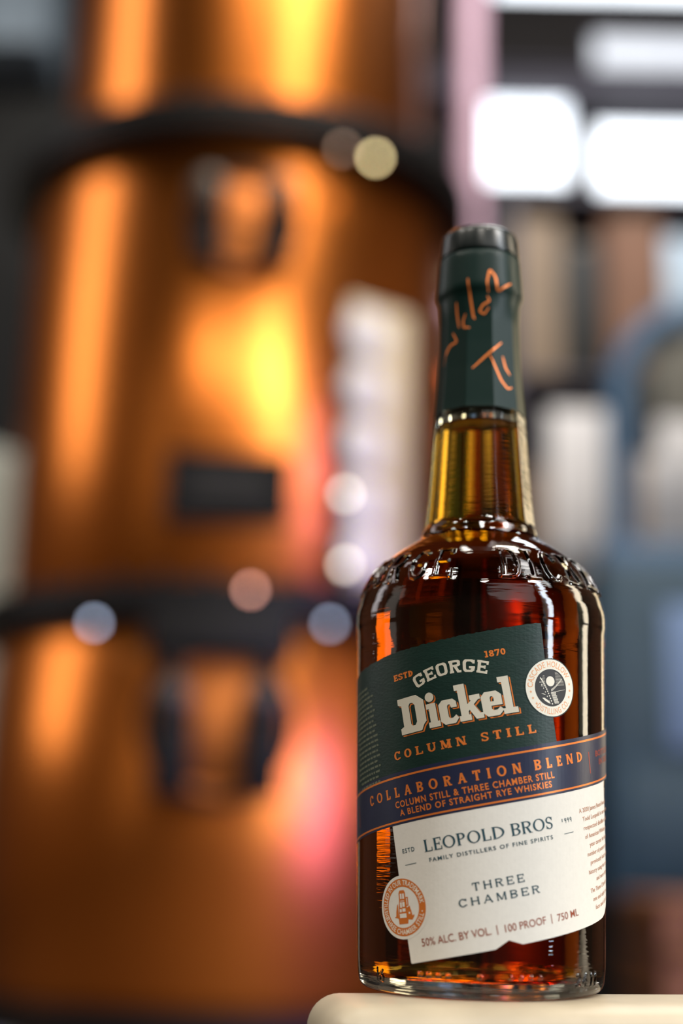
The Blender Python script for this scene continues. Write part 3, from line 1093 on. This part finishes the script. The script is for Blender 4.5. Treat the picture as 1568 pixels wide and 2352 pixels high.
def slab_glyph(ch, W, S, T, H, L, octo=0.0):
    """unit-height serif capital: S stem, T thin stroke, H serif thickness, L serif reach; returns polygons and width"""
    P = []

    def stem(x, y0=0.0, y1=1.0, s=S, b_=True, t_=True):
        P.append(rect(x, y0, x + s, y1))
        if b_:
            P.append(rect(x - L, y0, x + s + L, y0 + H))
        if t_:
            P.append(rect(x - L, y1 - H, x + s + L, y1))
    Hh = max(H, T)
    if ch == 'O':
        P += ell_ring(W / 2, .5, W / 2, .5 + (0 if octo else .012), S, Hh, octo=octo)
        return P, W
    if ch in 'CG':
        P += ell_ring(W / 2, .5, W / 2, .5 + (0 if octo else .012), S, Hh, a0=38 if ch == 'C' else 40, a1=322 if ch == 'C' else 330, octo=octo)
        P.append(rect(W - S * 0.75 - .02, .68, W - .02, .97))
        if ch == 'G':
            P.append(rect(W - S, .12, W, .46))
            P.append(rect(W * .52, .46 - Hh, W + L * .5, .46))
        else:
            P.append(rect(W - S * 0.6 - .02, .10, W - .02, .26))
        return P, W
    if ch == 'E' or ch == 'F':
        stem(L, b_=True, t_=True)
        P.append(rect(L, 1 - Hh, W, 1))
        P.append(rect(W - T * .9, .72, W, 1))
        P.append(rect(L, .5 - Hh / 2, W * .8, .5 + Hh / 2))
        P.append(rect(W * .8 - T * .8, .37, W * .8, .63))
        if ch == 'E':
            P.append(rect(L, 0, W, Hh))
            P.append(rect(W - T * .9 + .02, 0, W + .02, .28))
        return P, W
    if ch == 'L':
        stem(L)
        P.append(rect(L, 0, W, Hh))
        P.append(rect(W - T * .9, 0, W, .32))
        return P, W
    if ch == 'I':
        stem(L)
        return P, S + 2 * L
    if ch == 'T':
        stem(W / 2 - S / 2, t_=False)
        P.append(rect(0, 1 - Hh, W, 1))
        P.append(rect(0, .70, T * .9, 1))
        P.append(rect(W - T * .9, .70, W, 1))
        return P, W
    if ch == 'H':
        stem(L)
        stem(W - S - L)
        P.append(rect(L, .5 - Hh / 2, W - L, .5 + Hh / 2))
        return P, W
    if ch == 'N':
        stem(L, s=T)
        stem(W - T - L, s=T)
        P.append(bar(L + S * .45, 1, W - L - S * .5, 0, S * 1.15))
        return P, W
    if ch == 'M':
        stem(L, s=T)
        stem(W - S - L, s=S)
        P.append(bar(L + S * .5, 1, W / 2, .08, S))
        P.append(bar(W - L - S * .5, 1, W / 2, .08, T))
        return P, W
    if ch == 'U':
        stem(L, y0=.3, b_=False)
        stem(W - T - L, y0=.3, s=T, b_=False)
        P += ell_ring(W / 2, .34, W / 2 - L, .35, S, Hh, a0=180, a1=360)
        return P, W
    if ch == 'A':
        P.append(bar(L + T / 2, 0, W / 2, 1, T))
        P.append(bar(W - L - S / 2, 0, W / 2, 1, S))
        P.append(rect(W * .24, .28, W * .74, .28 + Hh))
        P.append(rect(0, 0, 2 * L + T, H))
        P.append(rect(W - 2 * L - S, 0, W, H))
        return P, W
    if ch == 'V':
        P.append(bar(L + S / 2, 1, W / 2, 0, S))
        P.append(bar(W - L - T / 2, 1, W / 2, 0, T))
        P.append(rect(0, 1 - H, 2 * L + S, 1))
        P.append(rect(W - 2 * L - T, 1 - H, W, 1))
        return P, W
    if ch in 'PRBD':
        stem(L)
        x0 = L + S * .6
        rx = W - x0 - (.02 if ch in 'PR' else 0)
        if ch == 'D':
            P += ell_ring(x0, .5, rx, .5, S, Hh, a0=-90, a1=90, octo=octo)
            return P, W
        P += ell_ring(x0 + rx * .35, .74, rx * .62, .26, S * .95, Hh, a0=-90, a1=90, octo=octo)
        P.append(rect(x0, 1 - Hh, x0 + rx * .36, 1))
        P.append(rect(x0, .48, x0 + rx * .36, .48 + Hh))
        if ch == 'B':
            P += ell_ring(x0 + rx * .35, .27, rx * .65, .27, S, Hh, a0=-90, a1=90, octo=octo)
            P.append(rect(x0, 0, x0 + rx * .36, Hh))
            P.append(rect(x0, .54 - Hh, x0 + rx * .36, .54))
        if ch == 'R':
            P.append(bar(W - L - S * .5, 0, W * .52, .5, S * 1.05))
            P.append(rect(W - L * 1.2 - S, 0, W + L * .6, H))
        return P, W
    if ch == '1':
        P.append(rect(W * .38, 0, W * .38 + S, 1))
        P.append(rect(W * .1, 0, W * .9, H))
        P.append(rect(W * .1, 1 - Hh, W * .5, 1))
        return P, W
    if ch == '8':
        P += ell_ring(W / 2, .73, W * .46, .27, S * .9, Hh)
        P += ell_ring(W / 2, .27, W / 2, .27, S * .95, Hh)
        return P, W
    if ch == '7':
        P.append(rect(0, 1 - Hh, W, 1))
        P.append(rect(0, .7, T, 1))
        P.append(bar(W * .38, 0, W - S / 2, 1 - Hh, S))
        return P, W
    if ch == '0':
        P += ell_ring(W / 2, .5, W / 2, .5, S, Hh)
        return P, W
    if ch == 'S':
        w2 = W / 2
        P += ell_ring(w2, .735, w2, .275, S * .8, Hh, a0=20, a1=270, octo=octo)
        P += ell_ring(w2, .265, w2, .275, S * .8, Hh, a0=-160, a1=90, octo=octo)
        P.append([(w2 - W * .24, .60), (w2 - W * .18, .46), (w2 + W * .26, .40), (w2 + W * .18, .54)])
        P.append(rect(W - T * .95, .68, W - .01, .96))
        P.append(rect(.01, .04, T * .95, .32))
        return P, W
    return P, W


def slab_text(txt, widths, S, T, H, L, gap, space, octo=0.0):
    x = 0
    polys = []
    for ch in txt:
        if ch == ' ':
            x += space
            continue
        W = widths.get(ch, widths['*'])
        g_, w = slab_glyph(ch, W, S, T, H, L, octo)
        polys += [[(px + x, py) for px, py in q] for q in g_]
        x += w + gap
    return polys, x - gap


def fit_line(polys, w, x0, x1, y, h):
    s = (x1 - x0) / w
    return [[(x0 + px * s, y + py * h) for px, py in q] for q in polys]


_c = bpy.data.curves.new('t', 'FONT')
_c.body = 'H'
_c.size = 1.0
_o = bpy.data.objects.new('t', _c)
COL.objects.link(_o)
_m = bpy.data.meshes.new_from_object(_o)
CAPH = max(v.co.y for v in _m.vertices)
bpy.data.objects.remove(_o)
print('CAPH', CAPH)


def sans(txt, x0, x1, y, h, bold=0.0, spacing=1.0, cap=0.729, fit_h=None):
    """Blender's own built-in sans outlines as triangles, fitted between x0 and x1 with cap height h"""
    c = bpy.data.curves.new('t', 'FONT')
    c.body = txt
    c.size = 1.0
    c.space_character = spacing
    c.offset = bold
    c.resolution_u = 3
    o_ = bpy.data.objects.new('t', c)
    COL.objects.link(o_)
    m_ = bpy.data.meshes.new_from_object(o_)
    bpy.data.objects.remove(o_)
    co = [v.co[:2] for v in m_.vertices]
    cap = CAPH
    m_.calc_loop_triangles()
    tr = [[co[i] for i in t_.vertices] for t_ in m_.loop_triangles]
    bpy.data.meshes.remove(m_)
    lo = min(p[0] for p in co)
    hi = max(p[0] for p in co)
    s = (x1 - x0) / (hi - lo)
    return [[(x0 + (p[0] - lo) * s, y + p[1] * h / cap) for p in t_] for t_ in tr]


def on_circle(polys, cx, cy, r, a_mid, width, flip=False):
    """bend a text line (x from 0 to width, y from 0) along a circle; flip for lettering along the bottom"""
    out = []
    for q in polys:
        n_ = []
        for x, y in q:
            if not flip:
                a = R(a_mid) - (x - width / 2) / r
                rr = r + y
            else:
                a = R(a_mid) + (x - width / 2) / r
                rr = r - y
            n_.append((cx + rr * math.cos(a), cy + rr * math.sin(a)))
        out.append(n_)
    return out


def disc(cx, cy, r, n=64):
    return [[(cx, cy), (cx + r * math.cos(2 * PI * k / n), cy + r * math.sin(2 * PI * k / n)), (cx + r * math.cos(2 * PI * (k + 1) / n), cy + r * math.sin(2 * PI * (k + 1) / n))] for k in range(n)]


# ---- navy band (wraps most of the bottle)
rag = random.Random(3)
navy = wrapped('navy_band', [rect(-75, 55.4, 82, 71.1)], M_NAVY_PAPER, bottle, 0.10)
navy['label'] = 'navy paper band with copper lettering wrapped round the middle'
# ---- green label above, torn upper edge
top = [(-62 + k * 0.9, 107.9 + rag.uniform(-.22, .16)) for k in range(109)]
green_poly = [(-62, 71.0), (34.9, 71.0), (35.0, 78.0), (35.5, 96.5)] + [(36.2, 107.6)] + [p for p in top[::-1] if p[0] < 36]
green = wrapped('green_label', tess([green_poly]), M_GREEN_PAPER, bottle, 0.08)
green['label'] = 'dark green textured upper label with a torn top edge'
# ---- cream label below
cream_poly = [(-23.9, 55.5), (-24.05, 39.5)] + [(-24.05, 22.3), (-24.1, 14.9), (-23.8, 14.55), (3.4, 14.5), (7.9, 16.4), (12.0, 14.5), (45.0, 14.3), (51, 14.3), (54.5, 14.9), (58, 16.4), (60, 18.5), (60.5, 20.5), (60.5, 55.5)]
cream = wrapped('cream_label', tess([cream_poly]), M_CREAM_PAPER, bottle, 0.07)
cream['label'] = 'cream paper lower label with a notched bottom edge'

# green label print
FO = 0.13
polys = []
gp, gw = slab_text('GEORGE', {'*': .78, 'O': .82, 'G': .84, 'R': .84}, .22, .16, .17, .05, .15, .3, octo=.35)
s = 23.0 / gw
gp = [[(x * s, y * 3.9) for x, y in q] for q in gp]
polys = on_circle(gp, 4.9, 96.9 - 30.0, 30.0, 90, 23.0)
wrapped('lettering', polys, M_CREAM_INK, green, FO)['label'] = 'cream arched word GEORGE'

GL = {
    'D': [[(0, 11.2), (7.2, 11.2), (9.6, 9.2), (9.6, 2.6), (8.6, 1.7), (7.6, 0), (0, 0), (0, 1.9), (1.3, 2.4), (1.3, 8.9), (0, 9.4)], [(4.1, 2.7), (4.6, 2.1), (5.6, 2.1), (6.3, 3.0), (6.3, 8.2), (5.6, 9.1), (4.6, 9.1), (4.1, 8.4)]],
    'i': [[(-.1, 7.4), (3.1, 7.4), (3.1, 1.7), (3.8, 1.7), (3.8, 0), (0, 0), (0, 1.7), (.7, 1.7), (.7, 5.8), (-.1, 5.8)]],
    'c': [[(1.3, 7.5), (4.7, 7.5), (5.7, 6.5), (5.7, 4.8), (3.9, 4.8), (3.6, 5.9), (3.0, 5.9), (2.7, 5.4), (2.7, 2.2), (3.1, 1.7), (4.0, 1.7), (5.1, 2.5), (5.8, 1.4), (4.6, 0), (1.3, 0), (0, 1.2), (0, 6.3)]],
    'k': [[(-.3, 11.3), (3.0, 11.3), (3.0, 4.9), (4.3, 5.9), (3.9, 5.9), (3.9, 7.4), (7.1, 7.4), (7.1, 5.9), (6.5, 5.9), (4.9, 4.5), (6.5, 1.7), (7.4, 1.7), (7.4, 0), (5.0, 0), (3.4, 3.1), (3.0, 2.7), (3.0, 1.7), (3.6, 1.7), (3.6, 0), (0, 0), (0, 1.7), (.6, 1.7), (.6, 9.6), (-.3, 9.6)]],
    'e': [[(1.3, 7.5), (4.9, 7.5), (6.3, 6.2), (6.3, 3.1), (2.8, 3.1), (2.8, 2.2), (3.3, 1.7), (4.4, 1.7), (5.5, 2.5), (6.5, 1.5), (4.9, 0), (1.3, 0), (0, 1.3), (0, 6.2)], [(2.7, 4.4), (3.8, 4.4), (3.8, 5.6), (3.4, 6.0), (3.0, 6.0), (2.7, 5.6)]],
    'l': [[(-.4, 11.4), (3.1, 11.4), (3.1, 1.7), (4.6, 1.7), (4.6, 0), (0, 0), (0, 1.7), (.7, 1.7), (.7, 9.8), (-.4, 9.8)]],
}
word = []
for ch, x in zip('Dickel', (-14.6, -4.4, -.4, 5.6, 12.9, 19.2)):
    for t_ in tess(GL[ch]):
        word.append([(p[0] + x, p[1] + 81.8) for p in t_])
word += disc(-4.4 + 1.5, 81.8 + 9.4, 1.45, 24)


def shift(pl, dx, dy):
    return [[(x + dx, y + dy) for x, y in q] for q in pl]


sh = []
for k in range(5):
    sh += shift(word, .30 + .08 * k, -.30 - .08 * k)
wrapped('lettering', sh, M_FOIL, green, FO)['label'] = 'copper drop shadow of the word Dickel'
wrapped('lettering', shift(word, .26, -.26), M_GREEN_PAPER, green, FO + .012)['label'] = 'green gap between word and copper shadow'
wrapped('lettering', word, M_CREAM_INK, green, FO + .024)['label'] = 'large cream word Dickel'

p1, w1 = slab_text('COLUMN STILL', {'*': .86, 'O': .92, 'C': .86, 'M': 1.15, 'N': 1.02, 'U': 1.0, 'S': .74, 'T': .86}, .26, .15, .14, .09, .5, 1.05)
fo = fit_line(p1, w1, -19.0, 28.2, 74.75, 2.65)
wrapped('lettering', fo, M_FOIL, green, FO)['label'] = 'copper words COLUMN STILL'
p1, w1 = slab_text('ESTD', {'*': .8}, .3, .2, .2, .05, .12, .5)
wrapped('lettering', fit_line(p1, w1, -14.7, -7.1, 99.0, 1.95), M_FOIL, green, FO)['label'] = 'copper word ESTD'
p1, w1 = slab_text('1870', {'*': .8, '1': .62}, .27, .2, .2, .05, .12, .5)
fo = fit_line(p1, w1, 16.5, 23.1, 99.7, 2.0)
wrapped('lettering', fo, M_FOIL, green, FO)['label'] = 'copper year 1870'
sm = []
for k in range(20):
    q0 = 101.0 - k * 1.62
    xr = -25.6 + rag.uniform(-2.2, 0.2) + (-2.5 if k in (0, 1) else 0)
    x = xr
    while x > -40:
        wd = rag.uniform(.9, 2.6)
        sm.append(rect(x - wd, q0 - .32, x, q0 + .32))
        x -= wd + .45
wrapped('fine_print', sm, M_GREY_INK, green, FO)['label'] = 'blurred grey story text turning away at the left'

# round landscape seal
s2 = wrapped('round_seal', disc(36.0, 87.5, 9.1), M_GREEN_PAPER, green, FO + .03)
s2['label'] = 'round white and copper seal with a moonlit lake engraving'
CX, CY = 36.0, 87.5
wrapped('seal_face', disc(CX, CY, 8.8), M_WHITE_INK, green, FO + .045)['label'] = 'white paper ring of the round seal'
ring = []
t1 = sans('CASCADE HOLLOW', 0, 17.2, 0, 1.75, bold=.01, spacing=1.08)
ring += on_circle(t1, CX, CY, 6.45, 95, 17.2)
t1 = sans('DISTILLING CO.', 0, 14.2, 0, 1.75, bold=.01, spacing=1.1)
ring += on_circle(t1, CX, CY, 8.15, 268, 14.2, flip=True)
for a in (188, 204, 220, 336, 352, 8):
    cx_, cy_ = CX + 7.3 * math.cos(R(a - 6)), CY + 7.3 * math.sin(R(a - 6))
    for k in range(5):
        b0_, b1_ = R(90 + 72 * k), R(90 + 72 * k + 36)
        b2_ = R(90 + 72 * k - 36)
        ring.append([(cx_, cy_), (cx_ + .22 * math.cos(b2_), cy_ + .22 * math.sin(b2_)), (cx_ + .52 * math.cos(b0_), cy_ + .52 * math.sin(b0_)), (cx_ + .22 * math.cos(b1_), cy_ + .22 * math.sin(b1_))])
wrapped('seal_lettering', ring, mat('pale_copper_ink', (232, 166, 118), 0.45), green, FO + .06)['label'] = 'pale copper ring lettering of the round seal'
wrapped('engraving', disc(CX, CY, 5.75), M_DARK_INK, green, FO + .06)['label'] = 'dark engraved disc of the round seal'


def in_disc(pl, r):
    """keep polygons whose points lie inside the seal's disc"""
    return [q for q in pl if all(math.hypot(x, y) < r for x, y in q)]


eng = disc(-.1, 2.0, 1.55, 32)
for k in range(13):                        # sky hatching
    y = 4.9 - k * .36
    half = math.sqrt(max(0.01, 5.3 ** 2 - y * y)) if abs(y) < 5.3 else 0
    for a_, c_ in ((-half * .7, -2.0), (1.9, half * .96)):
        if c_ - a_ > .5:
            eng.append(rect(a_, y, c_, y + .07))
for k in range(16):                        # lit edge of the hillside at the right
    x = -.1 + k * .28
    t_ = k / 15
    y = -.9 + 3.3 * t_ ** 1.15
    eng.append([(x, y - .25 - .2 * t_), (x + .13, y - .25), (x + .2, y + .45 * (1 - t_) + .15), (x + .02, y + .35 * (1 - t_) + .1)])
for k in range(14):                        # pale trunks and rocks falling from upper left to the shore
    x = -3.7 + k * .25
    y = 3.3 - k * .36 - .02 * k * k
    eng.append([(x, y), (x + .12, y - .42), (x + .48, y - .30), (x + .34, y + .12)])
    if k % 2:
        eng.append([(x - .55, y - .9), (x - .38, y - 1.25), (x - .15, y - 1.0), (x - .3, y - .75)])
for k in range(11):                        # reflection on the water
    y = -1.7 - k * .32
    eng.append(rect(-.35 + .10 * k, y, 1.55 + .09 * k - (k % 3) * .12, y + .19))
eng.append([(-.1, -1.5), (5.2, -.9), (5.2, -.82), (-.1, -1.36)])
eng.append([(-3.6, -2.9), (-2.7, -3.9), (-1.3, -4.75), (-.8, -4.8), (-1.7, -3.7), (-2.9, -2.9)])
eng.append([(-3.9, -1.5), (-2.9, -1.9), (-2.2, -2.1), (-3.0, -1.6)])
a_ = R(-4)
eng = [[(CX + x * math.cos(a_) - y * math.sin(a_), CY + x * math.sin(a_) + y * math.cos(a_)) for x, y in q] for q in in_disc(eng, 5.45)]
wrapped('engraving', eng, M_WHITE_INK, green, FO + .075)['label'] = 'white moon, trees and rippled reflection of the engraving'

# navy band print
p1, w1 = slab_text('COLLABORATION BLEND', {'*': .60, 'O': .78, 'C': .62, 'L': .5, 'A': .72, 'B': .6, 'R': .64, 'T': .64, 'N': .72, 'E': .5, 'D': .68}, .19, .15, .13, .035, .52, .62)
fo = fit_line(p1, w1, -34.2, 45.0, 63.6, 3.1)
fo += sans('COLUMN STILL & THREE CHAMBER STILL', -21.4, 32.0, 60.45, 1.9, bold=.022, spacing=1.18)
fo += sans('A BLEND OF STRAIGHT RYE WHISKIES', -20.0, 30.6, 57.85, 1.8, bold=.022, spacing=1.18)
wrapped('lettering', fo, M_FOIL, navy, FO)['label'] = 'copper foil words COLLABORATION BLEND and two lines below'
wrapped('foil_line', [rect(-75, 69.35, 82, 69.95)], M_FOIL, navy, FO)
wrapped('foil_line', [rect(-75, 56.05, 82, 56.6)], M_FOIL, navy, FO)
wrapped('foil_bar', [rect(48.7, 59.3, 49.25, 66.0)], M_RED_FOIL, navy, FO)
wrapped('foil_bar', [rect(-44.7, 59.0, -44.2, 66.0)], M_RED_FOIL, navy, FO)
fo = sans('BOTTLED', 53.5, 68, 64.0, 1.7, bold=.03)
fo += sans('IN 2022', 56.0, 68, 61.2, 1.7, bold=.03)
wrapped('lettering', fo, M_RED_FOIL, navy, FO)['label'] = 'dull red words beyond the bar at the right'

# cream label print
W_ROM = {'*': .62, 'O': .86, 'L': .58, 'E': .56, 'P': .60, 'D': .80, 'B': .64, 'R': .70, 'S': .50}
p1, w1 = slab_text('LEOPOLD BROS', W_ROM, .145, .07, .04, .055, .10, .34)
tl = fit_line(p1, w1, -13.1, 28.6, 45.7, 3.6)
p1, w1 = slab_text('THREE', {'*': .86, 'T': .9, 'H': .98, 'R': .92}, .17, .12, .12, .03, .48, .5)
tl += fit_line(p1, w1, -.2, 16.0, 32.0, 2.4)
p1, w1 = slab_text('CHAMBER', {'*': .86, 'C': .95, 'H': .98, 'A': 1.05, 'M': 1.1, 'R': .92}, .17, .12, .12, .03, .48, .5)
tl += fit_line(p1, w1, -5.2, 20.4, 28.0, 2.35)
tl += sans('ESTD', -21.2, -16.6, 46.7, 1.25, bold=.012, spacing=1.2)
tl += sans('FAMILY DISTILLERS OF FINE SPIRITS', -12.1, 28.0, 42.6, 1.15, bold=.014, spacing=1.25)
tl += [rect(-20.9, 43.0, -16.7, 43.18), rect(32.6, 43.2, 36.6, 43.38)]
for k, ch in enumerate('1999'):
    if ch == '1':
        tl.append(rect(32.35, 46.9, 32.6, 47.9))
    else:
        xx = 33.4 + (k - 1) * 1.15
        tl += ell_ring(xx + .35, 47.5, .38, .42, .2, n=14)
        tl.append([(xx + .42, 46.45), (xx + .6, 46.45), (xx + .74, 47.5), (xx + .54, 47.5)])
wrapped('lettering', tl, M_TEAL_INK, cream, FO)['label'] = 'teal words LEOPOLD BROS and THREE CHAMBER'
br_ = sans('50% ALC. BY VOL.', -19.2, 3.0, 18.9, 2.2, bold=.004)
br_ += sans('100 PROOF', 7.3, 20.9, 18.8, 2.15, bold=.004)
br_ += sans('750 ML', 25.2, 34.3, 18.6, 2.1, bold=.004)
br_ += [rect(4.8, 18.5, 5.05, 21.3), rect(22.9, 18.4, 23.15, 21.2)]
wrapped('lettering', br_, M_BROWN_INK, cream, FO)['label'] = 'brown line 50% ALC. BY VOL. 100 PROOF 750 ML'
LN = [(40.4, 'A 2020 James Beard Award'), (41.8, 'Todd Leopold is one of the'), (41.9, 'respected distillers and'), (42.2, 'of American Whiskey in'), (44.4, 'year career he has a'), (42.6, 'number of patents and'),
      (44.0, 'previously lost to the'), (42.4, 'history using the same'), (47.2, 'and more detail'), (42.4, 'The Three Chamber Still'), (43.6, 'one and only one of its'), (45.0, 'face and all of the')]
ft = []
for k, (x, tx) in enumerate(LN):
    y = 48.3 - k * 2.72 - (0.0 if k < 9 else 0.25)
    ft += sans(tx, x, x + len(tx) * .86, y, 1.3, bold=.01)
wrapped('fine_print', ft, M_FAINT_BROWN, cream, FO)['label'] = 'pale brown story text turning away at the right'

# trademark seal with the little still
CX, CY = -24.2, 31.1
wrapped('round_seal', disc(CX, CY, 9.35), M_CREAM_PAPER, cream, .10)['label'] = 'round cream seal with orange ring overhanging the left edge'
wrapped('seal_ring', ell_ring(CX, CY, 8.45, 8.45, 2.4, n=72), M_ORANGE_INK, cream, FO)['label'] = 'orange ring of the overhanging seal'
rt = on_circle(sans('DISTILLED IN OUR TRADEMARK', 0, 22.6, 0, 1.45, bold=.012, spacing=1.05), CX, CY, 6.55, 100, 22.6)
rt += on_circle(sans('THREE CHAMBER STILL', 0, 19.6, 0, 1.45, bold=.012, spacing=1.05), CX, CY, 7.95, 268, 19.6, flip=True)
for a in (196, 343):
    rt += disc(CX + 7.25 * math.cos(R(a)), CY + 7.25 * math.sin(R(a)), .22, 12)
wrapped('seal_lettering', rt, M_WHITE_INK, cream, FO + .015)['label'] = 'white ring lettering of the orange seal'


def rot(pl, cx, cy, deg):
    a = R(deg)
    return [[(cx + x * math.cos(a) - y * math.sin(a), cy + x * math.sin(a) + y * math.cos(a)) for x, y in q] for q in pl]


ic = [rect(-1.35, 2.2, 1.25, 4.3), [(-1.3, 4.3), (1.2, 4.3), (.8, 5.0), (-.9, 5.0)], [(-1.7, -.2), (1.5, -.2), (1.25, 2.2), (-1.35, 2.2)], [(-2.0, -3.2), (1.7, -3.2), (1.5, -.2), (-1.7, -.2)], [(-2.0, -4.9), (1.5, -4.9), (1.8, -3.2), (-2.1, -3.2)],
      [(-3.1, -2.6), (-2.0, -3.4), (-1.9, 1.2), (-2.4, .6), (-2.9, -1.2)], [(-3.6, -2.9), (-2.0, -3.2), (-2.0, -2.7), (-3.5, -2.6)], rect(1.3, .3, 2.2, 2.9), [(1.6, -1.2), (3.0, -.9), (3.3, -2.4), (3.9, -3.0), (3.2, -3.9), (1.6, -3.6)], [(1.5, -.2), (2.6, .3), (2.9, -.9), (1.5, -1.2)], [(3.2, -2.6), (4.1, -2.4), (4.0, -2.9), (3.3, -3.2)]]
wrapped('still_drawing', rot(ic, CX + .1, CY, -4), M_ORANGE_INK, cream, FO)['label'] = 'orange drawing of the three chamber still'
hl = [rect(-.85, 2.45, -.2, 4.0), rect(.05, 2.45, .75, 4.0), rect(-1.1, -.05, -.35, 1.5), rect(-.15, .1, .75, 1.5), rect(-1.4, -1.4, -.6, -.5), rect(-.3, -1.3, .9, -.35), rect(-1.5, -3.1, 1.1, -1.85), rect(1.55, .6, 1.8, 2.6), rect(2.0, -2.1, 2.6, -1.5), rect(-.9, 1.75, .6, 1.95)]
wrapped('still_drawing', rot(hl, CX + .1, CY, -4), M_CREAM_PAPER, cream, FO + .015)['label'] = 'cream highlights inside the still drawing'
